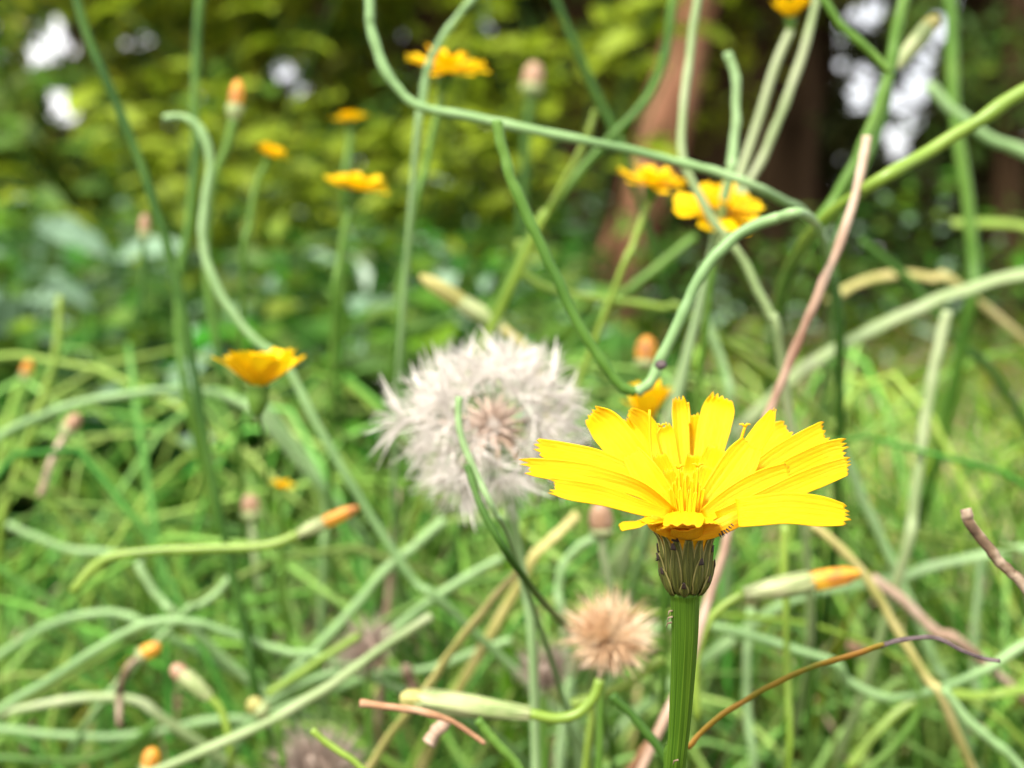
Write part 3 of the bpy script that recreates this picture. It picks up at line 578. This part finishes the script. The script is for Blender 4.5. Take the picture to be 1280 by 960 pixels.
far_flower('tiny orange flower below and left of the wide top flower', 438, 152, 46, 2.6, 14, 6, 0, [(436, 190), (430, 260)], 3, 12)
far_flower('small yellow flower lowest of the upper left group', 445, 238, 80, 2.1, 10, 8, 6, [(434, 275), (424, 330), (418, 390)], 4)
far_flower('small cupped orange flower furthest left of the upper group', 336, 196, 48, 2.2, 24, 0, 22, [(320, 232), (312, 280), (304, 340)], 5, 12)
far_flower('left one of two touching yellow flowers before the reddish trunk', 815, 232, 88, 1.9, 8, 10, 8, [(806, 265), (790, 310), (768, 362)], 6, 15, 'lime')
far_flower('right one of two touching yellow flowers, tilted toward the viewer', 898, 266, 112, 1.75, 8, 26, 12, [(890, 320), (886, 380)], 7)
far_flower('orange flower cut by the top edge at right', 988, 24, 62, 1.9, 40, 0, 0, [(968, 85), (948, 150), (925, 220), (905, 290)], 8, 14, 'pale', 13)
far_flower('cupped yellow flower hidden right behind the main flower petals', 812, 528, 100, 1.60, 56, 0, -8, [(818, 560), (825, 640), (830, 760)], 9, 14)
far_flower('yellow scrap of a low flower under the left yellow flower', 352, 610, 34, 2.1, 20, 0, 10, [(350, 650)], 10, 10)

# ------------------------------------------------------------------ white seed head
def seed_head():
    C = P(617, 532, 1.49); root = thing('seed_head', 'round white fluffy seed head left of the main flower', 'seed head', C)
    rr = random.Random(3)
    core = MB(); ovoid(core, Vector((0, 0, -.0018)), Vector((0, 0, .0018)), .0017, [.2, .8, 1, .8, .2]); core.build('receptacle', M['beak'], root)
    s = MB(); s.tube([Vector((0, 0, z)) for z in (.0012, .0020, .0035, .0048, .0055)], [.0001, .00030, .00042, .0003, .0001], 6, mi=0)
    s.tube([Vector((0, 0, .0053)), Vector((.00005, 0, .0075)), Vector((0, 0, .0095))], [.00010, .00009, .00010], 5, mi=1)
    seed_me = s.mesh('seed', [M['achene'], M['beak']])
    paps = []
    for v in range(4):
        p = MB()
        for k in range(26):
            a = k / 26 * 6.283 + rr.uniform(-.12, .12); th = R(rr.uniform(34, 62)); L = rr.uniform(.0062, .0094)
            d = Vector((math.cos(a) * math.sin(th), math.sin(a) * math.sin(th), math.cos(th))); b0 = Vector((0, 0, .0094))
            bend = Vector((math.cos(a), math.sin(a), -.3)) * L * .12
            for sidev in (d.orthogonal().normalized(), d.cross(d.orthogonal()).normalized()):
                w = .00012; p.poly([b0 - sidev * w * .5, b0 + sidev * w * .5, b0 + d * L * .55 + sidev * w, b0 + d * L + bend, b0 + d * L * .55 - sidev * w])
            for q in range(5):      # fine side plumes
                t = .25 + .15 * q; c = b0 + d * L * t; sdv = (d.orthogonal().normalized() * rr.uniform(-1, 1) + d.cross(d.orthogonal()).normalized() * rr.uniform(-1, 1)).normalized()
                e = c + (d * .7 + sdv).normalized() * L * .22; wv = d.cross(sdv).normalized() * .00004
                p.poly([c - wv, c + wv, e])
        paps.append(p.mesh('pappus', M['pappus'], False))
    n = 50; ga = math.pi * (3 - math.sqrt(5)); used = 0
    for i in range(n):
        z = 1 - 2 * (i + .5) / n; q = math.sqrt(1 - z * z); a = ga * i
        d = Vector((math.cos(a) * q, math.sin(a) * q, z)) + rv(rr) * .12; d.normalize()
        if d.z < -.9: continue
        tocam = (Vector((0, 0, H0)) - C).normalized()
        if d.dot(tocam) > .90: continue                    # seeds already blown off the near side
        if d.x > .35 and d.z < -.55 and rr.random() < .6: continue
        Mx = frame(Vector((0, 0, 0)), d, None, rr.uniform(.87, 1.06)) @ Matrix.Rotation(rr.uniform(0, 6.28), 4, 'Z')
        so = inst(seed_me, 'seed', root, Mx); inst(rr.choice(paps), 'pappus', so, Matrix.Identity(4))
    # one plume sticking out to the far left, loose and tilted
    Mx = frame(Vector((-.004, -.001, .0005)), Vector((-1, .05, .06)), None, 1.0); so = inst(seed_me, 'seed', root, Mx); inst(paps[1], 'pappus', so, Matrix.Identity(4))
    V = [Vector((0, 0, -.001)), P(632, 600, 1.5) - C, P(650, 700, 1.55) - C, P(665, 800, 1.55) - C, P(670, 960, 1.6) - C, P(672, 1100, 1.6) - C]
    st_ = MB(); q = catmull(V, 6); st_.tube(q, [.0008] * len(q), 8); st_.build('stem', M['mint'], root)
    for k in range(9):
        a = k / 9 * 6.283; b = MB(); d = Vector((math.cos(a), math.sin(a), -.9)).normalized()
        b.tube([Vector((0, 0, -.001)), d * .004, d * .008 + Vector((0, 0, -.001))], [.0005, .0005, .0001], 5, flat=.4); b.build('bract', M['tan'], root)
seed_head()
def fluff(label, cx, cy, wpx, r, up, n, mats, seed, fan=1.5, stem=None):
    C = P(cx, cy, r); root = thing('withered_head', label, 'seed head', C); rr = random.Random(seed); Rr = px(wpx, r) / 2
    u = Vector(up).normalized(); b = MB()
    for k in range(n):
        th = rr.random() ** .7 * fan; a = rr.uniform(0, 6.283); x = u.orthogonal().normalized(); x = x * math.cos(a) + u.cross(x) * math.sin(a)
        d = (u * math.cos(th) + x * math.sin(th)).normalized(); L = Rr * rr.uniform(.95, 1.8) * (1 - .22 * th / fan); o = x * Rr * .12 - u * Rr * (.7 if fan < 2 else .22)
        if fan > 2: L *= .78 if th < 2 else .62
        e = o + d * L + rv(rr) * Rr * .12; md = o + d * L * .55 + rv(rr) * Rr * .08; w = Rr * .018; s = d.orthogonal().normalized(); s2 = d.cross(s)
        for q in (s, s2): b.poly([o - q * w, o + q * w, md + q * w, e, md - q * w])
    h = b.build('pappus', M[mats[0]], root, smooth=False); h['kind'] = 'stuff'
    c = MB(); ovoid(c, -u * Rr * .85, -u * Rr * .05, Rr * .34, [.5, .9, 1, .8, .4], 12, .12, 6); c.build('dried_florets', M[mats[1]], root)
    for k in range(11):
        a = k / 11 * 6.283 + .2; x = u.orthogonal().normalized(); x = x * math.cos(a) + u.cross(x) * math.sin(a)
        t = MB(); t.tube([-u * Rr * .85, -u * Rr * .75 + x * Rr * .35, -u * Rr * rr.uniform(.7, 1.1) + x * Rr * rr.uniform(.6, .8)], [Rr * .05, Rr * .07, Rr * .01], 5, flat=.5); t.build('bract', M[mats[2]], root)
    if stem:
        V = [-u * Rr * .8] + [P(*p, r) - C for p in stem]; q = catmull(V, 6); t = MB(); t.tube(q, [px(10, r) / 2] * len(q), 8); t.build('stem', M['green'], root)
    return root
fluff('tan fluffy withered head left of the main stem', 762, 786, 110, 1.5, (.1, -.25, 1), 760, ('fluff', 'fluff_core', 'tan'), 5, 2.75, [(752, 860), (750, 920), (748, 985)])
fluff('pale faded fluffy head lying in the grass at bottom left', 455, 800, 80, 1.9, (-.3, -.4, .9), 260, ('faded', 'achene', 'tan'), 6, 1.3, [(460, 860), (462, 960)])
fluff('greyish fluffy head half hidden left of the tan one', 680, 830, 70, 1.8, (-.2, -.4, .9), 260, ('faded', 'achene', 'tan'), 7, 1.3, [(680, 880), (680, 980)])
fluff('washed out pinkish fluffy head at the bottom edge left', 390, 945, 110, 1.8, (-.2, -.3, .9), 300, ('faded', 'achene', 'tan'), 8, 1.4, None)

# ------------------------------------------------------------------ the main flower
MF = thing('yellow_flower', 'large sharp yellow flower with toothed petals on an upright green stem', 'flower', P(856, 1250, 1.12))
MF.location.z = ground_z(MF.location.x, MF.location.y)
MFL = Vector(MF.location)
def part(mb, name, mats, smooth=True, thick=0):
    mb.v = [v - MFL for v in mb.v]; o = mb.build(name, mats, MF, smooth)
    if thick:
        s = o.modifiers.new('thickness', 'SOLIDIFY'); s.thickness = thick; s.offset = 0
    return o
def Pm(x, y, dz): return P(x, y, 1 + dz * MM / FOC)      # dz in mm, away from the photographer
spts = [Pm(856, 738, 0), Pm(856, 790, 1), Pm(853, 850, 3), Pm(849, 910, 5), Pm(844, 965, 7), Pm(842, 1020, 12), Pm(840, 1120, 15)]
spts.append(MFL + Vector((0, 0, -.003)))
q = catmull(spts, 14); b = MB(); n = len(q)
b.tube(q, [(.00150 - .00050 * min(1, i / (n * .6))) * (1.10 if i < 2 else 1) for i in range(n)], 48, ridge=.035, nr=9)
part(b, 'stem', M['main_stem'])
for (x, y) in ((840, 763), (838, 778), (839, 771), (846, 950)):
    b = MB(); a = Pm(x + 2, y, -1.0 if x > 843 else 0); b.tube([a, a + Vector((-.00045, 0, -.0001)), a + Vector((-.0006, 0, -.0006))], [.00012, .0001, .00002], 5); part(b, 'stem_scale', M['brown'])
# involucre
AX = Pm(857, 700, 0)
PF = [(741, .00155), (736, .0021), (729, .0025), (718, .0028), (705, .0030), (690, .0030), (675, .0032), (665, .0035), (657, .0038), (650, .0047)]
def prof(y):
    for (y0, r0), (y1, r1) in zip(PF, PF[1:]):
        if y <= y0 and y >= y1: return (r0 + (r1 - r0) * (y0 - y) / (y0 - y1)) * (.79 if y > 672 else .79 + .19 * (672 - y) / 22)
    return PF[0][1] if y > PF[0][0] else PF[-1][1]
def axp(y): return Pm(856.5, y, 0)
def cyl(a, y, dr=0):
    c = axp(y); rad = prof(y) + dr; return c + Vector((math.sin(a) * rad, -math.cos(a) * rad, 0))
b = MB()
b.grid(lambda u, v: cyl(v * 6.2832, 741 - u * 74, -.00022), 16, 40); part(b, 'involucre', M['bract'])
b = MB()
b.grid(lambda u, v: cyl(v * 6.2832, 692 - u * 42, -.00012 + .00008 * math.cos(v * 6.283 * 15)), 8, 90); part(b, 'floret_bases', M['petal_under'])
bc = random.Random(9)
def bract(a0, y0, y1, w, dr, tipk=True):
    wa = w / .003
    def make(wf, off, y0_, y1_, dome=.00016):
        def fn(u, v):
            s = 2 * v - 1; y = y0_ + (y1_ - y0_) * u
            ww = wa * wf * (min(1, .62 + u * 1.2) * (1 - max(0, (u - .35) / .65) ** 1.7 * .86))
            return cyl(a0 + s * ww + .05 * u * jit, y, dr + off + dome * (1 - s * s) + .00012 * u ** 4 + .00035 * flare * u ** 6)
        return fn
    jit = bc.uniform(-1, 1); flare = bc.uniform(-.3, .8) if tipk else 0
    e = MB(); e.grid(make(1.0, 0, y0, y1), 16, 6); eo = part(e, 'bract', M['bract_edge'], thick=.00006)
    m = MB(); m.grid(make(.80, .00006, y0, y1 + 1.0, .0002), 16, 6); mo = part(m, 'bract_blade', M['bract'], thick=.00004)
    mo.parent = eo
    k = MB(); k.tube([cyl(a0 + .05 * u * jit, y0 + (y1 - y0) * u, dr + .00030 + .00012 * u ** 4) for u in [i / 8 for i in range(8)]], [.00005] * 8, 5); ko = part(k, 'midrib', M['bract_edge'] if not tipk else M['bract']); ko.parent = eo
    if tipk:
        t = MB()
        def fn(u, v):
            s = 2 * v - 1; y = y1 + 7 * (1 - u) - 1.5 * u; return cyl(a0 + .05 * jit + s * wa * (.40 - .25 * u), y, dr + .00034 + .00035 * flare * (.6 + .4 * u) + .00008 * (1 - s * s))
        t.grid(fn, 4, 3); to = part(t, 'bract_tip', M['bract_tip'], thick=.00006); to.parent = eo
    return eo
for k in range(13): bract(k / 13 * 6.283 + .02, 739, 659 + bc.uniform(-3, 7), .00108, .00003 * (k % 2), k % 4 == 0)
for a, y1 in ((-.52, 674), (.46, 692), (-1.25, 690), (1.15, 680), (2.0, 684), (2.9, 678), (3.8, 690), (-1.9, 683)): bract(a, 739, y1, .00082, .00022)
for a, y1 in ((-.18, 721), (.95, 716), (-.95, 706), (1.62, 701), (2.5, 712), (3.4, 706), (4.2, 716)): bract(a, 741, y1, .00066, .00042)
b = MB()
for (x, y, dx, dy) in ((902, 661, 4, 5), (905, 660, 5, 4), (908, 658, 5, 3), (899, 664, 3, 5), (911, 655, 4, 2), (903, 663, 1, 5), (823, 693, -4, -1), (823, 697, -4, 2), (824, 690, -3, -3), (822, 700, -3, 1), (914, 652, 4, 2)):
    a = Pm(x, y + (3 if x > 860 else 0), -5.6 if x > 860 else -.6); e = Pm(x + dx, y + dy + (4 if x > 860 else 0), -5.9 if x > 860 else -.8); b.tube([a, a.lerp(e, .5), e], [.00010, .00007, .00001], 5)
o = part(b, 'bristles', M['bristle']); o['kind'] = 'stuff'

def petal(ctrl, W, roll=0, roll1=None, cup=.25, tw=.85, bw=.35, teeth=5, tl=14, seed=0, key='petal', hint=None, name='petal', ridge=.05, skew=0, wave=0):
    """ctrl: (x, y, mm of depth) points from base to tip; W, tl: width and tooth length as seen"""
    r = random.Random(seed); V = [Pm(*c) for c in ctrl]; NU, NV = 22, teeth * 4
    cl = catmull(V, 12); n = len(cl); roll1 = roll if roll1 is None else roll1
    ext = [r.uniform(.15, 1.0) for _ in range(teeth)]; wp = r.uniform(-.035, .035); Wm = W * K * FOC; TL = tl * K * FOC; eye = Vector((0, 0, H0)); ph = r.uniform(0, 6)
    def fn(u, v):
        f = u * (n - 1); i = min(int(f), n - 2); p = cl[i].lerp(cl[i + 1], f - i)
        t = (cl[min(i + 2, n - 1)] - cl[max(i - 1, 0)]).normalized()
        h = Vector(hint) if hint else (eye - p).normalized()
        w = t.cross(h).normalized(); nn = w.cross(t).normalized()
        w2 = Matrix.Rotation(R(roll + (roll1 - roll) * u), 3, t) @ w; nn = Matrix.Rotation(R(roll + (roll1 - roll) * u), 3, t) @ nn
        s = 2 * v - 1; ww = Wm * .5 * (bw + (1 - bw) * min(1, u / .55) ** .75) * (1 if u < .7 else 1 - (1 - tw) * ((u - .7) / .3) ** 1.3)
        v = v + wp * math.sin(v * 6.2832) + .02 * math.sin(v * 12.566 + ph) * math.sin(v * 3.1416); k = max(0, min(teeth - 1, int(v * teeth))); fr = min(1, max(0, v * teeth - k))
        e = ((1 - abs(2 * fr - 1)) * ext[k] * TL - skew * s * TL) * max(0, (u - .72) / .28) ** 1.5
        dv = (1 - (abs(s)) ** 2)
        return p + w2 * (s * ww) + nn * (-cup * ww * dv + ridge * Wm * .18 * math.cos(v * teeth * 6.283) * min(1, u * 3) + wave * Wm * .1 * math.sin(u * 7 + ph + s * 2)) + t * e
    b = MB(); b.grid(fn, NU, NV); return part(b, name, M[key], thick=.00009)
# outer, left
petal([(842, 638, 0), (802, 600, 0), (752, 577, 1), (705, 566, 2), (676, 560, 2)], 27, -8, 8, .22, .85, .45, 4, 13, 1, skew=-.3)
petal([(842, 642, -2), (800, 612, -3), (748, 596, -3), (700, 588, -3), (664, 584, -3)], 27, -14, 8, .22, .8, .45, 4, 16, 101, skew=-.2, wave=.4)
petal([(838, 644, -4), (800, 634, -6), (755, 620, -7), (716, 613, -8), (695, 609, -8)], 25, 25, 10, .25, .8, .5, 5, 12, 2, skew=-.3)
petal([(844, 636, 1), (812, 596, 3), (780, 560, 4), (756, 532, 5), (741, 519, 5)], 45, 5, -6, .28, .62, .35, 5, 9, 3)
petal([(848, 634, 5), (832, 590, 8), (818, 556, 10), (803, 530, 10), (788, 516, 9)], 36, 18, 30, .25, .42, .4, 4, 8, 4)
petal([(848, 638, 2), (828, 608, 6), (806, 572, 8), (790, 545, 9), (780, 530, 9)], 28, 10, 20, .25, .7, .4, 5, 8, 41)
# back
petal([(857, 632, 5), (855, 588, 9), (852, 545, 11), (850, 515, 12), (849, 502, 12)], 27, 35, 40, .3, .85, .5, 4, 9, 5, key='petal')
petal([(874, 634, 5), (882, 588, 9), (890, 545, 11), (898, 512, 12), (901, 499, 12)], 45, -8, -12, .30, .72, .45, 5, 10, 6)
petal([(866, 634, 7), (868, 590, 11), (870, 555, 13), (872, 532, 13), (872, 520, 13)], 34, 0, 0, .3, .8, .5, 5, 8, 7)
petal([(862, 634, 4), (845, 600, 7), (836, 570, 9), (832, 545, 10), (830, 535, 10)], 26, 12, 20, .3, .8, .5, 5, 8, 71)
# right
petal([(890, 628, 2), (918, 590, 3), (940, 558, 4), (957, 532, 4), (965, 514, 4)], 31, -20, -48, .4, .35, .5, 4, 7, 8)
petal([(892, 632, 5), (920, 600, 8), (948, 568, 10), (972, 546, 11), (984, 538, 11)], 38, -10, -5, .3, .8, .4, 5, 8, 9)
petal([(888, 638, 0), (925, 610, 1), (965, 578, 2), (1005, 554, 3), (1029, 540, 4)], 31, 8, 5, .22, .85, .5, 5, 12, 10, skew=.3)
petal([(892, 642, -2), (940, 615, -2), (985, 590, -2), (1030, 569, 0), (1052, 562, 0)], 31, 14, 8, .2, .9, .5, 5, 14, 11, skew=.25)
petal([(896, 646, -4), (945, 628, -5), (990, 609, -5), (1030, 593, -4), (1058, 583, -4)], 27, 14, 6, .2, .8, .5, 5, 12, 12, skew=.2)
petal([(921, 641, -6), (950, 638, -7), (985, 635, -8), (1025, 639, -8), (1054, 643, -8)], 37, 0, -2, .12, .70, .93, 5, 14, 13, skew=-.1)
# front, foreshortened
petal([(822, 650, -5), (808, 651, -8), (796, 655, -10), (782, 657, -11), (776, 659, -11)], 12, 0, 0, .4, .8, .7, 4, 3, 14, hint=(-.2, -.75, .7))
petal([(838, 646, -3), (822, 649, -6), (810, 652, -9)], 22, 0, 0, .3, .8, .7, 4, 3, 44, hint=(-.2, -.75, .7))
petal([(857, 641, -2), (856, 644, -5), (855, 650, -8), (853, 658, -10)], 47, 0, 0, -.12, .95, .7, 4, 5, 15, hint=(0, .15, 1), ridge=.16)
petal([(845, 644, -1), (838, 650, -4), (834, 657, -6), (832, 662, -8)], 26, 0, 0, -.2, .8, .7, 4, 4, 45, hint=(-.2, .2, 1), key='petal')
petal([(872, 645, -1), (880, 650, -4), (888, 655, -7), (893, 657, -8)], 30, 0, 0, -.2, .8, .7, 5, 4, 46, hint=(.2, .2, 1), key='petal')
# undersides that form the lower rim
petal([(862, 668, -3.0), (884, 665, -4.2), (906, 656, -5.0), (922, 648, -4.6), (938, 641, -3.6)], 20, 5, 10, -.25, .3, .8, 4, 4, 16, 'petal_under')
petal([(846, 667, -3.2), (832, 662, -4.6), (820, 655, -5.6), (812, 649, -6)], 18, 5, 0, -.3, .7, .8, 4, 4, 17, 'petal_under')
petal([(856, 669, -3.3), (858, 667, -4.2), (858, 662, -5.0), (858, 658, -5.8)], 40, 0, 0, -.3, .9, .9, 4, 3, 18, 'petal_under', hint=(0, -1, -.2))
# inner ring filling the bowl
for i, (tx, ty, d, w_, ro) in enumerate(((812, 588, 1, 26, 10), (824, 570, 3, 26, 15), (836, 590, 2, 18, 10), (895, 560, 3, 32, -8), (912, 572, 3, 30, -12), (930, 590, 1, 28, -14), (885, 585, 1, 24, -6), (905, 600, 0, 24, -10), (948, 598, 0, 26, -10), (868, 570, 6, 26, 0), (800, 602, 0, 22, 8))):
    bx = 860 + (tx - 860) * .25; petal([(bx, 646, -1 + d * .2), ((bx * 2 + tx) / 3, (646 * 2 + ty) / 3, d * .6), ((bx + 2 * tx) / 3, (646 + 2 * ty) / 3, d), (tx, ty, d)], w_, ro, ro * 1.5, .3, .75, .5, 5, 6, 60 + i)
petal([(872, 645, -2.5), (900, 610, -2), (925, 578, -1), (940, 556, 0)], 44, 6, 12, .3, .7, .5, 5, 7, 201)
petal([(848, 645, -2), (826, 618, -1.5), (806, 592, -1), (790, 568, 0)], 36, -6, -10, .3, .7, .5, 5, 7, 202)
petal([(880, 646, -3), (915, 622, -3.5), (950, 604, -3.5), (985, 590, -3)], 30, 10, 8, .25, .8, .6, 5, 8, 203)
# young upright florets in the middle
for i, (tx, ty, w_, d) in enumerate(((840, 604, 8, -2), (846, 596, 7, -1), (853, 590, 8, 0), (858, 600, 6, -3), (864, 594, 7, -2), (870, 602, 8, -2.5), (876, 590, 8, -1), (883, 606, 8, -3), (834, 612, 8, -2), (890, 612, 8, -3), (850, 612, 6, -4), (867, 614, 6, -4), (877, 616, 6, -4))):
    tx = 857 + (tx - 860) * .72; bx = 857 + (tx - 857) * .6; petal([(bx, 652, d), ((bx + tx) / 2, (646 + ty) / 2, d), (tx, ty, d)], w_ * .85, 0, rnd.uniform(-25, 25), .9, .6, .8, 3, 4, 90 + i, 'floret', name='inner_floret')
# forked styles
def style(pts, w=1.6, fork=True):
    V = [Pm(*p) for p in pts]; q = catmull(V, 5); b = MB(); b.tube(q, [w * K * FOC] * len(q), 6)
    if fork:
        e = V[-1]; s = 6 * K * FOC
        for sg in (-1, 1): b.tube([e, e + Vector((sg * s * .5, 0, s * .7)), e + Vector((sg * s * 1.2, 0, s * .6))], [w * K * FOC, w * .9 * K * FOC, w * .5 * K * FOC], 6)
    part(b, 'style', M['floret'])
style([(820, 600, 2), (813, 560, 3), (812, 512, 3)], 1.8, False)
style([(918, 575, 5), (926, 550, 5), (931, 534, 5)], 1.8); style([(862, 530, 9), (861, 512, 10), (860, 503, 10)], 1.5, False)
style([(850, 630, -3), (849, 600, -3), (848, 586, -3)], 1.6); style([(868, 630, -3), (871, 602, -3), (872, 584, -3)], 1.6)
style([(828, 570, 5), (822, 545, 5), (826, 534, 5)], 1.5)
